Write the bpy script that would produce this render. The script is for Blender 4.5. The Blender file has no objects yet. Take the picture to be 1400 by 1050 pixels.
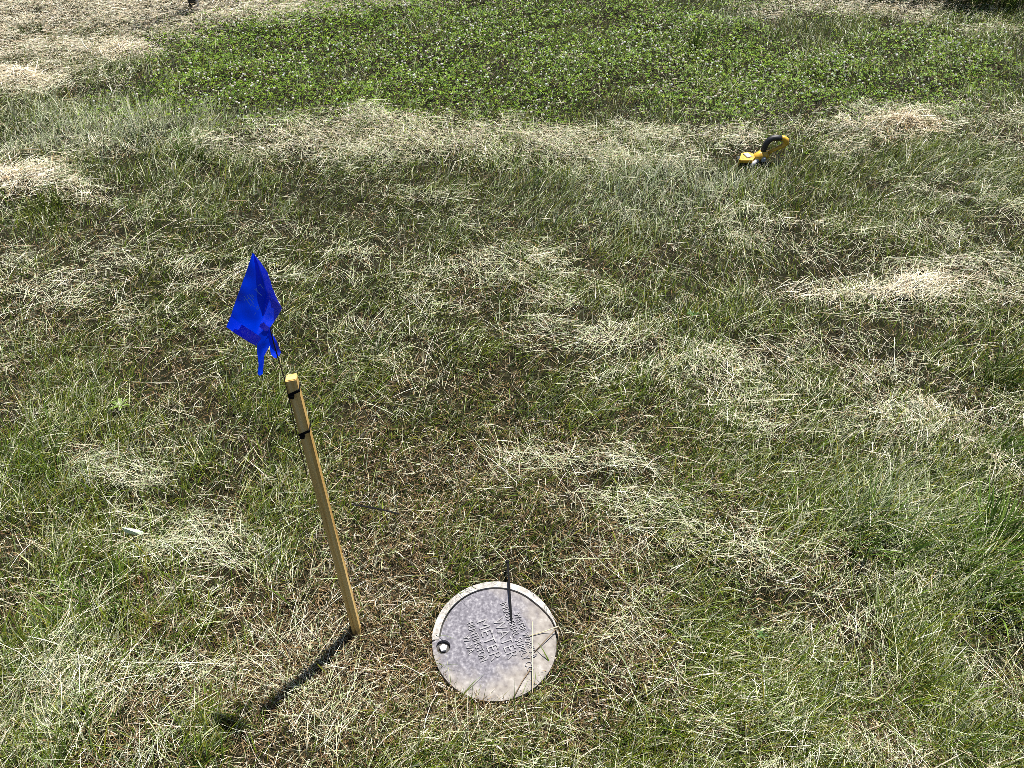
import bpy, bmesh, math, random
import numpy as np
from mathutils import Vector, Matrix

rng = np.random.default_rng(7)
random.seed(7)
S = bpy.context.scene
COL = S.collection
R = math.radians

# ------------------------------------------------------------------ camera, sky, sun, exposure
CAM_H, PITCH, FPX = 1.58, R(43.0), 1010.0          # eye height, tilt below level, focal length in photo pixels
cam_d = bpy.data.cameras.new('camera'); cam = bpy.data.objects.new('camera', cam_d); COL.objects.link(cam)
cam.location = (0, 0, CAM_H); cam.rotation_euler = (R(90) - PITCH, 0, 0)
cam_d.sensor_width = 36; cam_d.lens = 36 * FPX / 1400
cam_d.clip_start = 0.02; cam_d.clip_end = 500
S.camera = cam

SUN_AZ, SUN_EL = R(34.0), R(69.0)                  # from the far right, high summer sun
sun_dir = Vector((math.sin(SUN_AZ) * math.cos(SUN_EL), math.cos(SUN_AZ) * math.cos(SUN_EL), math.sin(SUN_EL)))
W = bpy.data.worlds.new('World'); S.world = W; W.use_nodes = True
nt = W.node_tree
sky = nt.nodes.new('ShaderNodeTexSky'); sky.sky_type = 'NISHITA'; sky.sun_disc = False
sky.sun_elevation = SUN_EL; sky.sun_rotation = SUN_AZ
bg = nt.nodes['Background']; bg.inputs['Strength'].default_value = 0.05
nt.links.new(sky.outputs[0], bg.inputs[0])
sd = bpy.data.lights.new('sun', 'SUN'); sd.energy = 5.0; sd.angle = R(0.53); sd.color = (1.0, 0.965, 0.91)
so = bpy.data.objects.new('sun', sd); COL.objects.link(so)
so.rotation_euler = (-sun_dir).to_track_quat('-Z', 'Y').to_euler()
S.view_settings.view_transform = 'Standard'; S.view_settings.look = 'None'
S.view_settings.gamma = 1.0; S.view_settings.use_curve_mapping = False
S.view_settings.exposure = 1.02
S.cycles.max_bounces = 6; S.cycles.diffuse_bounces = 1; S.cycles.glossy_bounces = 2
S.cycles.transmission_bounces = 4; S.cycles.transparent_max_bounces = 4
S.cycles.use_denoising = False; S.cycles.filter_width = 0.65

# ------------------------------------------------------------------ measuring helpers
CP, SP = math.cos(PITCH), math.sin(PITCH)
def ray(px, py):
    x = (px - 700) / FPX; y = -(py - 525) / FPX
    return Vector((x, CP + SP * y, -SP + CP * y))
def at(px, py, z=0.0):
    d = ray(px, py); t = (z - CAM_H) / d.z
    return Vector((0, 0, CAM_H)) + d * t
def at_y(px, py, Y):
    d = ray(px, py); return Vector((0, 0, CAM_H)) + d * (Y / d.y)

def tag(o, label=None, cat=None, group=None, kind=None):
    if label: o['label'] = label
    if cat: o['category'] = cat
    if group: o['group'] = group
    if kind: o['kind'] = kind
    return o
def empty(name, loc, rot=(0, 0, 0)):
    o = bpy.data.objects.new(name, None); COL.objects.link(o); o.location = loc; o.rotation_euler = rot
    o.empty_display_size = 0.05
    return o
def link(name, me, mat, parent=None, smooth=False):
    o = bpy.data.objects.new(name, me); COL.objects.link(o)
    if mat and not me.materials: me.materials.append(mat)
    if parent: o.parent = parent
    if smooth: me.polygons.foreach_set('use_smooth', [True] * len(me.polygons))
    return o
def from_bm(name, bm, mat, parent=None, smooth=False):
    bmesh.ops.recalc_face_normals(bm, faces=bm.faces)
    me = bpy.data.meshes.new(name); bm.to_mesh(me); bm.free()
    return link(name, me, mat, parent, smooth)

# ------------------------------------------------------------------ noise
def vnoise(x, y, seed=0):
    xi = np.floor(x).astype(np.int64); yi = np.floor(y).astype(np.int64)
    xf = x - xi; yf = y - yi
    u = xf * xf * (3 - 2 * xf); v = yf * yf * (3 - 2 * yf)
    def h(a, b):
        n = (a * 374761393 + b * 668265263 + seed * 974634777) & 0x7fffffff
        n = ((n ^ (n >> 13)) * 1274126177) & 0x7fffffff
        return ((n ^ (n >> 16)) & 0xffff) / 65535.0
    return (h(xi, yi) * (1 - u) + h(xi + 1, yi) * u) * (1 - v) + (h(xi, yi + 1) * (1 - u) + h(xi + 1, yi + 1) * u) * v
def fbm(x, y, seed=0, o=3):
    a, s, t = 0.5, 0.0, 0.0
    for k in range(o):
        s = s + a * vnoise(x * 2 ** k + 17.3 * k, y * 2 ** k - 9.1 * k, seed + k); t += a; a *= 0.5
    return s / t                                                   # 0..1

# ------------------------------------------------------------------ places
LID_C = at(677, 874); LID_R = (at(763, 874) - at(591, 874)).length / 2
STAKE_B = at(488, 862)

def ground_z(x, y):
    x = np.asarray(x, float); y = np.asarray(y, float)
    z = 0.06 * (fbm(x * 2.6, y * 2.6, 3) - 0.5) + 0.040 * (fbm(x * 8, y * 8, 8) - 0.5)
    d = np.hypot(x - LID_C.x, y - LID_C.y)
    k = np.clip((d - LID_R * 1.02) / 0.16, 0, 1)
    z = z * k - .011 * (1 - k) + np.where(d < LID_R * .62, -0.04, 0.0)
    d2 = np.hypot(x - STAKE_B.x, y - STAKE_B.y); z = z * np.clip(d2 / 0.15, 0, 1)
    far = np.clip((y - 3.5) / 3, 0, 1)
    return z * (1 - 0.4 * far)

# ------------------------------------------------------------------ the meadow, patch by patch (photo pixel of the patch -> its place on the ground)
FIELDS = ('green', 'brown', 'straw', 'clover', 'height', 'bleach', 'silver', 'flat')
# px, py, rx, ry, {field: amount added at the centre}
PATCH = [
 # far left, bleached mown grass
 (60, 25, 260, 45, dict(straw=2.2, bleach=.9, green=-.6)), (250, 15, 160, 22, dict(straw=1.8, bleach=.9, green=-.5)),
 (380, 8, 150, 12, dict(straw=1.2, bleach=.8)), (30, 115, 70, 22, dict(straw=2.2, bleach=.7, green=-.6, brown=.4)),
 (150, 75, 60, 14, dict(straw=1.6, bleach=.9, green=-.4)), (0, 85, 40, 40, dict(straw=1.5, bleach=.9)),
 (70, 55, 40, 10, dict(green=.6, straw=-.6)), (100, 58, 50, 9, dict(green=.6, straw=-.7)), (60, 90, 60, 10, dict(green=.6, straw=-.8)),
 (230, 50, 110, 16, dict(green=.7, straw=-.7)), (130, 100, 70, 14, dict(green=.6, straw=-.3, height=.3)),
 # clover
 (480, 70, 200, 70, dict(clover=1.6, green=-.2, straw=-.7)), (760, 70, 260, 62, dict(clover=1.6, green=-.1, straw=-.7)),
 (1080, 100, 160, 40, dict(clover=1.6, straw=-.6)), (1230, 100, 160, 40, dict(clover=1.2, straw=-.5, green=.2)),
 (950, 40, 260, 35, dict(clover=.8, straw=-.6, green=.4)), (270, 140, 110, 22, dict(clover=.9, green=.2, straw=-.3)),
 (350, 105, 90, 40, dict(clover=.9, straw=-.4)), (1330, 70, 120, 30, dict(green=.5, clover=.5, straw=-.4)),
 (560, 135, 160, 22, dict(green=.5, straw=-.2, clover=.4)), (900, 130, 140, 20, dict(green=.4, clover=.4)),
 (640, 10, 350, 14, dict(green=.3, straw=.25, bleach=.5)), (785, 84, 40, 4, dict(straw=1.5, bleach=.8)),
 (900, 122, 60, 6, dict(straw=1.4)), (990, 118, 40, 10, dict(straw=.8, brown=.4)), (500, 120, 60, 8, dict(straw=1.2)),
 (720, 142, 60, 5, dict(straw=.8)), (810, 130, 24, 4, dict(straw=1.2)),
 # mown lines at the far right
 (1130, 14, 130, 5, dict(straw=2.4, bleach=.9)), (1290, 12, 130, 9, dict(straw=2.0, bleach=.8, green=-.3)),
 (1200, 22, 60, 4, dict(straw=1.7, bleach=.9)), (1260, 32, 40, 4, dict(straw=1.7, bleach=.9)), (1360, 50, 50, 5, dict(straw=2.0, bleach=.9)),
 (1060, 24, 50, 4, dict(straw=.9, bleach=.8)), (1010, 30, 90, 10, dict(silver=.5)),
 # band of long grass on the left
 (90, 150, 150, 22, dict(silver=.5, height=.9, green=.3)), (230, 185, 160, 26, dict(silver=.7, height=.8, green=.3)),
 (60, 200, 120, 22, dict(silver=.5, green=.2, straw=.3)), (150, 205, 40, 10, dict(straw=1.3, bleach=.8)),
 (30, 250, 65, 20, dict(straw=1.9, bleach=.7, brown=.3, green=-.4)), (100, 268, 60, 7, dict(straw=1.4, bleach=.8)),
 (70, 290, 60, 14, dict(green=.8, straw=-.3)), (280, 205, 60, 20, dict(green=.6, height=.8)),
 # windrow across the middle
 (400, 205, 110, 16, dict(straw=2.6, flat=1, bleach=.5)), (500, 190, 110, 28, dict(straw=2.6, flat=1, bleach=.5, height=.8)),
 (640, 200, 130, 22, dict(straw=2.4, flat=1, bleach=.5, height=.8)), (790, 200, 110, 20, dict(straw=2.2, flat=1, bleach=.5, height=.8)),
 (830, 226, 70, 6, dict(straw=1.5, bleach=.4)), (920, 235, 50, 8, dict(straw=1.5, bleach=.8)), (900, 190, 60, 10, dict(straw=1.0, brown=.4)),
 (1010, 195, 60, 14, dict(straw=1.2, bleach=.5)), (1050, 160, 40, 20, dict(silver=.8, straw=.5, bleach=.6)),
 (1150, 190, 60, 12, dict(straw=1.8, bleach=.6)), (1150, 212, 40, 8, dict(straw=1.8, bleach=.8)), (1240, 172, 90, 18, dict(straw=2.2, bleach=.4, brown=.3)),
 (1340, 150, 80, 30, dict(straw=.6, brown=.4, green=.2)),
 (1100, 215, 70, 14, dict(green=1.0, straw=-.5, height=.6, clover=.3)), (1250, 215, 90, 20, dict(green=.9, straw=-.3, height=.6)),
 # middle field
 (640, 245, 220, 22, dict(green=.9, straw=-.3, height=.5)), (900, 260, 130, 36, dict(silver=1.2, green=.6, straw=.1)),
 (1040, 270, 120, 22, dict(green=.8, straw=-.2, height=.3)), (780, 300, 160, 30, dict(silver=.5, green=.3)),
 (400, 270, 160, 40, dict(green=.3, silver=.3)), (560, 275, 70, 20, dict(straw=.7)), (480, 310, 70, 30, dict(green=.4)),
 (300, 240, 60, 20, dict(green=.5)), (1330, 260, 90, 30, dict(silver=.6, straw=.5)), (1000, 300, 60, 20, dict(straw=.8)),
 (1150, 320, 130, 16, dict(straw=1.0, bleach=.3)), (200, 310, 120, 30, dict(straw=.4, green=.2)),
 # straw mats in the middle distance
 (70, 400, 140, 34, dict(straw=1.3, bleach=.3, brown=.5, green=-.4)), (230, 380, 90, 22, dict(straw=1.2, bleach=.5)),
 (100, 490, 150, 60, dict(brown=.5, straw=.3, green=.1)), (470, 400, 120, 40, dict(straw=.7)), (500, 460, 60, 20, dict(straw=1.0, silver=.4)),
 (700, 390, 120, 40, dict(straw=.6, brown=.4)), (740, 430, 50, 40, dict(straw=.9)), (820, 410, 90, 30, dict(green=.5)),
 (940, 430, 90, 40, dict(green=.6, straw=-.1)), (1050, 390, 100, 30, dict(green=.5, height=.2)),
 (1230, 395, 110, 22, dict(straw=2.0, bleach=.6, green=-.3)), (1350, 410, 90, 50, dict(straw=1.6, bleach=.55)),
 (1000, 490, 130, 30, dict(straw=1.6, bleach=.3)), (1140, 500, 100, 20, dict(straw=1.5, bleach=.3)),
 (1300, 590, 110, 50, dict(straw=1.1, bleach=.7, silver=.6)), (1220, 540, 60, 20, dict(straw=1.0, brown=.4)),
 (1370, 510, 50, 30, dict(green=1.0, height=1.0, straw=-.3)), (1060, 580, 100, 60, dict(green=.4, straw=.2)),
 (620, 500, 140, 50, dict(green=.5, brown=.2)), (720, 510, 60, 30, dict(green=.5, straw=-.2)), (360, 500, 100, 50, dict(green=.5)),
 (160, 570, 60, 30, dict(green=.6, height=.4)), (60, 640, 80, 40, dict(green=.6, height=.7)), (150, 640, 90, 40, dict(silver=.6, straw=.7)),
 # brown thin turf round the lid
 (660, 600, 170, 60, dict(brown=.9, green=-.3, straw=-.2)), (520, 640, 90, 60, dict(brown=.8, green=-.3)),
 (600, 720, 140, 70, dict(brown=.8, green=-.3)), (460, 840, 110, 70, dict(brown=1.3, green=-.7, straw=-.2)),
 (560, 930, 130, 60, dict(brown=1.4, green=-.8, straw=-.2)), (840, 860, 90, 60, dict(brown=.7, green=-.4, straw=.2)),
 (720, 990, 160, 40, dict(brown=1.0, green=-.2)), (380, 930, 110, 60, dict(brown=.7, straw=.4, green=-.3)), (830, 770, 70, 40, dict(brown=.9, green=-.6, straw=-.3)),
 (980, 660, 60, 50, dict(brown=.8, green=-.3)), (560, 850, 60, 120, dict(brown=.6, green=-.4)),
 # heap of fresh clippings
 (830, 635, 90, 18, dict(straw=1.4, bleach=.05)), (720, 640, 60, 14, dict(straw=1.2)), (900, 690, 80, 40, dict(straw=1.0, bleach=.1)), (1000, 560, 60, 30, dict(straw=.6)),
 (1000, 790, 90, 40, dict(straw=1.4, bleach=.2)), (860, 740, 70, 30, dict(straw=1.0)),
 # right foreground, longer and greener
 (1330, 770, 120, 110, dict(green=1.2, height=1.3, straw=.1, brown=-.4)), (1150, 720, 100, 60, dict(green=.8, height=.8, silver=.2)),
 (1100, 640, 80, 50, dict(green=.7, height=.4)), (1150, 880, 150, 90, dict(green=.8, height=.5, straw=.3, brown=-.3)),
 (1000, 940, 120, 70, dict(green=.5, height=.3, straw=.2)), (1280, 1010, 140, 50, dict(green=.4, brown=.7, height=.5)), (1050, 1030, 120, 30, dict(straw=.7, green=.3)),
 (1210, 700, 60, 60, dict(silver=.5, height=.8)),
 # left foreground
 (130, 830, 90, 50, dict(green=1.1, height=.8, straw=-.1)), (210, 870, 60, 40, dict(green=.7, height=.7, brown=.5)), (60, 770, 80, 40, dict(brown=.7, straw=.3)),
 (50, 970, 80, 70, dict(straw=1.4, bleach=.4, silver=.4, height=.4)), (260, 750, 90, 40, dict(straw=1.0, silver=.4)), (340, 740, 60, 40, dict(green=.7)),
 (100, 900, 90, 30, dict(green=.6, height=.4)), (170, 1020, 120, 40, dict(green=.3, straw=.5)), (250, 960, 80, 40, dict(straw=.8)), (20, 870, 50, 60, dict(green=.5, height=.5)),
 (0, 690, 50, 20, dict(green=.6)), (330, 640, 80, 40, dict(green=.4)), (800, 470, 80, 20, dict(straw=.6)),
]
_w = []
for px, py, rx, ry, f in PATCH:
    c = at(px, py); ax = (at(px + rx, py) - c).length; ay = (at(px, py - ry) - at(px, py + ry)).length / 2
    _w.append((c.x, c.y, ax, max(ay, 0.03), [f.get(k, 0.0) for k in FIELDS]))

def fields(x, y):
    wx = x + 0.16 * (fbm(x * 3.5, y * 3.5, 21) - .5) + 0.05 * (fbm(x * 14, y * 14, 25) - .5)
    wy = y + 0.22 * (fbm(x * 3.5, y * 3.5, 22) - .5) + 0.06 * (fbm(x * 14, y * 14, 26) - .5)
    F = np.zeros((len(FIELDS), len(x)))
    far = np.clip((y - 1.6) / 2.2, 0, 1)
    F[0] = 0.72 + 0.2 * far; F[1] = 0.62 - 0.2 * far; F[2] = 0.29 - 0.03 * far; F[3] = 0; F[4] = 1.1; F[5] = 0.15 + .1 * far; F[6] = 0.20 + .12 * far
    for cx, cy, ax, ay, v in _w:
        dx = (wx - cx) / ax; dy = (wy - cy) / ay
        e = np.exp(-(dx * dx + dy * dy) * 0.9)
        for i, q in enumerate(v):
            if q: F[i] += q * e
    F[3] = np.where(F[3] > 0, F[3] * np.clip(.25 + 2.6 * (fbm(x * 1.9, y * 1.9, 36) - .26), 0, 1.6), 0)
    F[0] *= 0.12 + 1.7 * np.clip((fbm(x * 6.5, y * 6.5, 31) - .28) / .42, 0, 1) ** 1.2; F[4] *= 1 + .25 * far
    F[1] *= 0.4 + 1.2 * fbm(x * 4, y * 4, 32)
    F[2] *= (0.1 + 1.8 * fbm(x * 4.2, y * 4.2, 33) ** 1.3) * (.1 + 1.8 * np.clip((fbm(x * 6, y * 17, 37) - .28) / .42, 0, 1)) * (.35 + 1.3 * np.clip((fbm(x * 16, y * 26, 38) - .25) / .5, 0, 1))
    F[2] = np.where(y < 2.6, np.minimum(F[2], 1.15 + .3 * F[2]), F[2]) * (.82 + .18 * far)
    F[4] *= 0.35 + 1.5 * fbm(x * 7, y * 7, 34) ** 1.4
    F[6] *= 0.4 + 1.2 * fbm(x * 3, y * 3, 35)
    return dict(zip(FIELDS, np.maximum(F, 0)))
def flow(x, y):
    return 6.283 * 1.6 * fbm(x * 0.9 + 5, y * 0.9, 41, 2) + 1.2 * (fbm(x * 4, y * 4, 44) - .5)

# sample root points: thinner with distance, edges a little outside the picture
Y0, Y1 = 0.38, 7.2
def half_w(y): return 0.98 + 0.555 * y
def roots(n, p=1.3):
    ys = np.linspace(Y0, Y1, 400); d = half_w(ys) / (0.55 + ys) ** p; c = np.cumsum(d); c /= c[-1]
    y = np.interp(rng.random(n), c, ys)
    x = (rng.random(n) * 2 - 1) * half_w(y)
    return x, y
TOOL = at(1030, 224)
def pressed(x, y):                                                      # grass pressed down under the tool
    return np.where(((x - TOOL.x) / .13) ** 2 + ((y - TOOL.y + .05) / .18) ** 2 < .7 + .6 * vnoise(x * 30, y * 30, 5), .75, 1.0)
def keep_clear(x, y, m=1.0):
    d = np.hypot(x - LID_C.x, y - LID_C.y)
    over = np.clip((x - LID_C.x) / LID_R * .75 - (y - LID_C.y) / LID_R * .65, 0, 1)     # turf creeps over the near right rim
    edge = LID_R * (1.0 + (0.05 + .12 * over) * (fbm(x * 30, y * 30, 77) - .4) - .02 * over) * m
    k = d > edge
    k &= np.hypot(x - STAKE_B.x, y - STAKE_B.y) > 0.012
    return k

# ------------------------------------------------------------------ ribbons: many curved blades as one mesh
def mix(a, b, t): return a * (1 - t) + b * t
def ribbons(name, P, az, tilt, bend, L, w, col, col2, segs, mat, twist=1.0, taper=True, swerve=None, roll=None):
    n = len(P); ds = (L / segs)[:, None]
    t = tilt[:, None] + bend[:, None] * (np.arange(segs)[None, :] + 0.5) / segs
    a = np.repeat(az[:, None], segs, 1)
    if swerve is not None: a = a + swerve[:, None] * (np.arange(segs)[None, :] / segs)
    step = np.stack([np.sin(t) * np.cos(a), np.sin(t) * np.sin(a), np.cos(t)], -1) * ds[..., None]
    pts = np.concatenate([np.zeros((n, 1, 3)), np.cumsum(step, 1)], 1) + P[:, None, :]
    sa = az + np.pi / 2 + (rng.random(n) - .5) * twist
    side = np.stack([np.cos(sa), np.sin(sa), np.zeros(n)], -1)
    if roll is not None: side[:, 2] = roll; side /= np.linalg.norm(side, axis=1)[:, None]
    K = segs + 1
    f = np.linspace(0, 1, K)
    prof = (1.0 - 0.25 * f - 0.75 * f ** 3) if taper else np.where(f > .99, .5, 1.0)
    prof = np.maximum(prof, 0.06)
    off = side[:, None, :] * (w[:, None] * 0.5 * prof[None, :])[..., None]
    V = np.stack([pts - off, pts + off], 2).reshape(-1, 3)            # n, K, 2
    base = (np.arange(n) * K * 2)[:, None] + (np.arange(segs) * 2)[None, :]
    quads = np.stack([base, base + 1, base + 3, base + 2], -1).reshape(-1, 4)
    C = mix(col[:, None, :], col2[:, None, :], (f ** 1.3)[None, :, None])
    C = np.repeat(C[:, :, None, :], 2, 2).reshape(-1, 3)
    return stuff_mesh(name, V, quads, C, mat)
def stuff_mesh(name, V, F, C, mat):
    me = bpy.data.meshes.new(name); k = F.shape[1]
    me.vertices.add(len(V)); me.vertices.foreach_set('co', V.astype(np.float32).ravel())
    me.loops.add(F.size); me.loops.foreach_set('vertex_index', F.astype(np.int32).ravel())
    me.polygons.add(len(F)); me.polygons.foreach_set('loop_start', (np.arange(len(F)) * k).astype(np.int32))
    at_ = me.color_attributes.new('tint', 'FLOAT_COLOR', 'POINT')
    at_.data.foreach_set('color', np.concatenate([C, np.ones((len(C), 1))], 1).astype(np.float32).ravel())
    me.update(calc_edges=True)
    me.materials.append(mat)
    o = bpy.data.objects.new(name, me); COL.objects.link(o)
    return o

# ------------------------------------------------------------------ materials
def mat(name, base=(.5, .5, .5), rough=.6, metal=0.0, spec=.5):
    m = bpy.data.materials.new(name); m.use_nodes = True
    b = m.node_tree.nodes['Principled BSDF']
    b.inputs['Base Color'].default_value = (*base, 1); b.inputs['Roughness'].default_value = rough
    b.inputs['Metallic'].default_value = metal; b.inputs['Specular IOR Level'].default_value = spec
    return m
def nodes(m): return m.node_tree.nodes, m.node_tree.links, m.node_tree.nodes['Principled BSDF']
def noise(m, scale, detail=4, rough=.55, coord='Object', dist=0.0, stretch=None):
    N, L, b = nodes(m); tc = N.new('ShaderNodeTexCoord'); t = N.new('ShaderNodeTexNoise')
    t.inputs['Scale'].default_value = scale; t.inputs['Detail'].default_value = detail; t.inputs['Roughness'].default_value = rough
    t.inputs['Distortion'].default_value = dist
    if stretch:
        mp = N.new('ShaderNodeMapping'); mp.inputs['Scale'].default_value = stretch
        L.new(tc.outputs[coord], mp.inputs[0]); L.new(mp.outputs[0], t.inputs['Vector'])
    else: L.new(tc.outputs[coord], t.inputs['Vector'])
    return t
def ramp(m, src, stops):
    N, L, b = nodes(m); r = N.new('ShaderNodeValToRGB'); e = r.color_ramp.elements
    while len(e) < len(stops): e.new(.5)
    for i, (p, c) in enumerate(stops): e[i].position = p; e[i].color = (*c, 1) if len(c) == 3 else c
    L.new(src, r.inputs[0]); return r
def mixc(m, fac, a, b_):
    N, L, b = nodes(m); x = N.new('ShaderNodeMix'); x.data_type = 'RGBA'
    for s, v in ((0, fac), (6, a), (7, b_)):
        if hasattr(v, 'links'): L.new(v, x.inputs[s])
        else: x.inputs[s].default_value = v if s == 0 else (*v, 1)
    return x.outputs[2]
def bump(m, src, strength, dist):
    N, L, b = nodes(m); u = N.new('ShaderNodeBump'); u.inputs['Strength'].default_value = strength; u.inputs['Distance'].default_value = dist
    L.new(src, u.inputs['Height']); L.new(u.outputs[0], b.inputs['Normal'])

def leaf_mat(name, rough, spec, trans):
    m = mat(name, rough=rough, spec=spec); N, L, b = nodes(m)
    a = N.new('ShaderNodeVertexColor'); a.layer_name = 'tint'
    L.new(a.outputs[0], b.inputs['Base Color'])
    t = N.new('ShaderNodeBsdfTranslucent'); L.new(a.outputs[0], t.inputs['Color'])
    x = N.new('ShaderNodeMixShader'); x.inputs[0].default_value = trans
    L.new(b.outputs[0], x.inputs[1]); L.new(t.outputs[0], x.inputs[2])
    L.new(x.outputs[0], N['Material Output'].inputs['Surface'])
    return m
M_GRASS = leaf_mat('grass_blade', .36, .28, .20)
M_STRAW = leaf_mat('dry_straw', .45, .4, .08)
M_WEED = leaf_mat('weed_blade', .5, .2, .42)
M_THATCH = leaf_mat('dead_turf', .7, .3, .12)
M_PETAL = leaf_mat('white_petals', .8, .2, .6)
M_CLOVER = leaf_mat('clover_leaf', .5, .2, .22)

M_SOIL = mat('soil', rough=.95, spec=.1)
n1 = noise(M_SOIL, 3.0, 6); n2 = noise(M_SOIL, 55, 5)
r1 = ramp(M_SOIL, n2.outputs[0], [(.3, (.008, .005, .003)), (.55, (.018, .012, .007)), (.75, (.05, .034, .02))])
r2 = ramp(M_SOIL, n2.outputs[0], [(.3, (.005, .007, .002)), (.6, (.012, .018, .005)), (.8, (.035, .034, .014))])
c = mixc(M_SOIL, n1.outputs[0], r1.outputs[0], r2.outputs[0])
N, L, b = nodes(M_SOIL); L.new(c, b.inputs['Base Color']); bump(M_SOIL, n2.outputs[0], .8, .02)

# ------------------------------------------------------------------ ground sheet
def axis(lo, hi, fine_lo, fine_hi, st):
    a = list(np.arange(fine_lo, fine_hi, st)); s = st; v = fine_hi
    while v < hi: a.append(v); s *= 1.35; v += s
    s = st; v = fine_lo - st
    pre = []
    while v > lo: pre.append(v); s *= 1.35; v -= s
    return np.array([lo] + pre[::-1] + a + [hi])
gx = axis(-120, 120, -4.6, 4.6, .042); gy = axis(-60, 240, .2, 6.6, .042)
X, Y = np.meshgrid(gx, gy); Z = ground_z(X.ravel(), Y.ravel())
V = np.stack([X.ravel(), Y.ravel(), Z], -1); nx_, ny_ = len(gx), len(gy)
i = (np.arange(ny_ - 1)[:, None] * nx_ + np.arange(nx_ - 1)[None, :]).ravel()
F = np.stack([i, i + 1, i + nx_ + 1, i + nx_], -1)
me = bpy.data.meshes.new('ground'); me.from_pydata(V.tolist(), [], F.tolist())
g = link('ground', me, M_SOIL, smooth=True); tag(g, 'mown meadow ground of soil under the grass', None, None, 'structure')

# ------------------------------------------------------------------ dead turf, green blades, clippings
def pal(cols, n, jit=.18):
    cols = np.array(cols); c = cols[rng.integers(0, len(cols), n)]
    return c * (1 + (rng.random((n, 1)) - .5) * 2 * jit) * (1 + (rng.random((n, 3)) - .5) * .12)
GREEN = [(.074, .130, .008), (.100, .158, .010), (.130, .178, .012), (.048, .088, .011), (.135, .155, .014), (.16, .16, .018), (.036, .066, .010)]
SILV_GLINT = [(.26, .31, .17), (.38, .42, .27), (.19, .25, .10), (.48, .50, .36)]  # silvery pale greens: the glint on blades is put into their colour
BROWN = [(.16, .09, .034), (.25, .15, .06), (.09, .054, .024), (.36, .25, .12), (.15, .11, .045), (.06, .038, .018), (.04, .026, .013)]
STRAW_Y = [(.58, .56, .36), (.68, .65, .46), (.46, .49, .27), (.76, .73, .56), (.35, .40, .19)]
STRAW_B = [(.68, .60, .42), (.76, .69, .52), (.58, .47, .30), (.82, .77, .62), (.46, .36, .22)]
LODW = lambda y: 1.0 + 0.11 * np.clip(y - 1.0, 0, 6)                  # distant blades drawn a little broader

def dead_turf(n, fine=False):
    x, y = roots(n, 3.0 if fine else 1.3); f = fields(x, y)
    k = (rng.random(n) < np.clip((f['brown'] - .5) * .7 if fine else .25 + f['brown'] * .55, 0, 1)) & keep_clear(x, y, .965)
    x, y = x[k], y[k]; m = len(x); f = {q: v[k] for q, v in f.items()}
    P = np.stack([x, y, ground_z(x, y) - .002 + rng.random(m) * .012], -1)
    col = pal(BROWN, m); pale = rng.random(m) < .13 + .6 * np.clip(f['bleach'], 0, 1)
    col[pale] = pal(STRAW_B, m)[pale] * .9
    grn = rng.random(m) < np.clip(.55 * f['green'] - .1 * f['brown'], .05, .6); col[grn] = pal(GREEN, m)[grn]
    L = (.012 + .028 * rng.random(m)) * (0.8 + .25 * f['height'])
    if fine: L *= .75
    o = ribbons('brown_stubble' if fine else 'dead_turf', P, rng.random(m) * 6.283, .35 + 1.1 * rng.random(m), (rng.random(m) - .3) * 1.6, L,
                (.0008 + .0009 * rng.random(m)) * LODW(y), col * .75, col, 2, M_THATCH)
    tag(o, 'fine brown stubble round the meter lid' if fine else 'short dead brown turf covering the soil', None, None, 'stuff')
dead_turf(280000)
dead_turf(190000, True)

def green_grass(n, far=False):
    x, y = roots(n, .9 if far else 1.45); f = fields(x, y)
    k = (rng.random(n) < np.clip((f['green'] + .5 * f['silver']) * (1 - .45 * np.clip(f['clover'], 0, 1)) * .62, 0, 1)) & keep_clear(x, y, .99) & ((y > 2.2) if far else (y <= 2.2))
    x, y = x[k], y[k]; m = len(x); f = {q: v[k] for q, v in f.items()}
    P = np.stack([x, y, ground_z(x, y) - .003], -1)
    col = pal(GREEN, m)
    sl = rng.random(m) < np.clip(f['silver'] * .55, 0, .8); col[sl] = pal(SILV_GLINT, m)[sl]
    dry = rng.random(m) < np.clip(.05 + .10 * f['straw'] + .15 * f['flat'], 0, .45); col[dry] = pal(STRAW_Y, m)[dry]
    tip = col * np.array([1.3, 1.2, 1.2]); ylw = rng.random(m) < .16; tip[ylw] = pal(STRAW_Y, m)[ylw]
    lean = flow(x, y) * .35 - 1.0 + rng.normal(0, .9, m)              # most lean to the right and towards us
    hgt = f['height']
    L = (.024 + .050 * rng.random(m) ** 1.3) * (.45 + .75 * hgt) * pressed(x, y)
    tilt = np.abs(rng.normal(.35, .28, m)) + .45 * np.clip(f['flat'], 0, 1)
    bend = np.abs(rng.normal(.7, .5, m)) * (.7 + .3 * hgt)
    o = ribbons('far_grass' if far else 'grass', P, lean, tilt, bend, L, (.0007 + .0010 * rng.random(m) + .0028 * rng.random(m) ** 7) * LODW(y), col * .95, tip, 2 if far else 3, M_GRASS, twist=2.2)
    tag(o, 'green lawn grass farther off' if far else 'short green meadow grass with pale tips', None, None, 'stuff')
green_grass(330000)
green_grass(370000, True)

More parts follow.
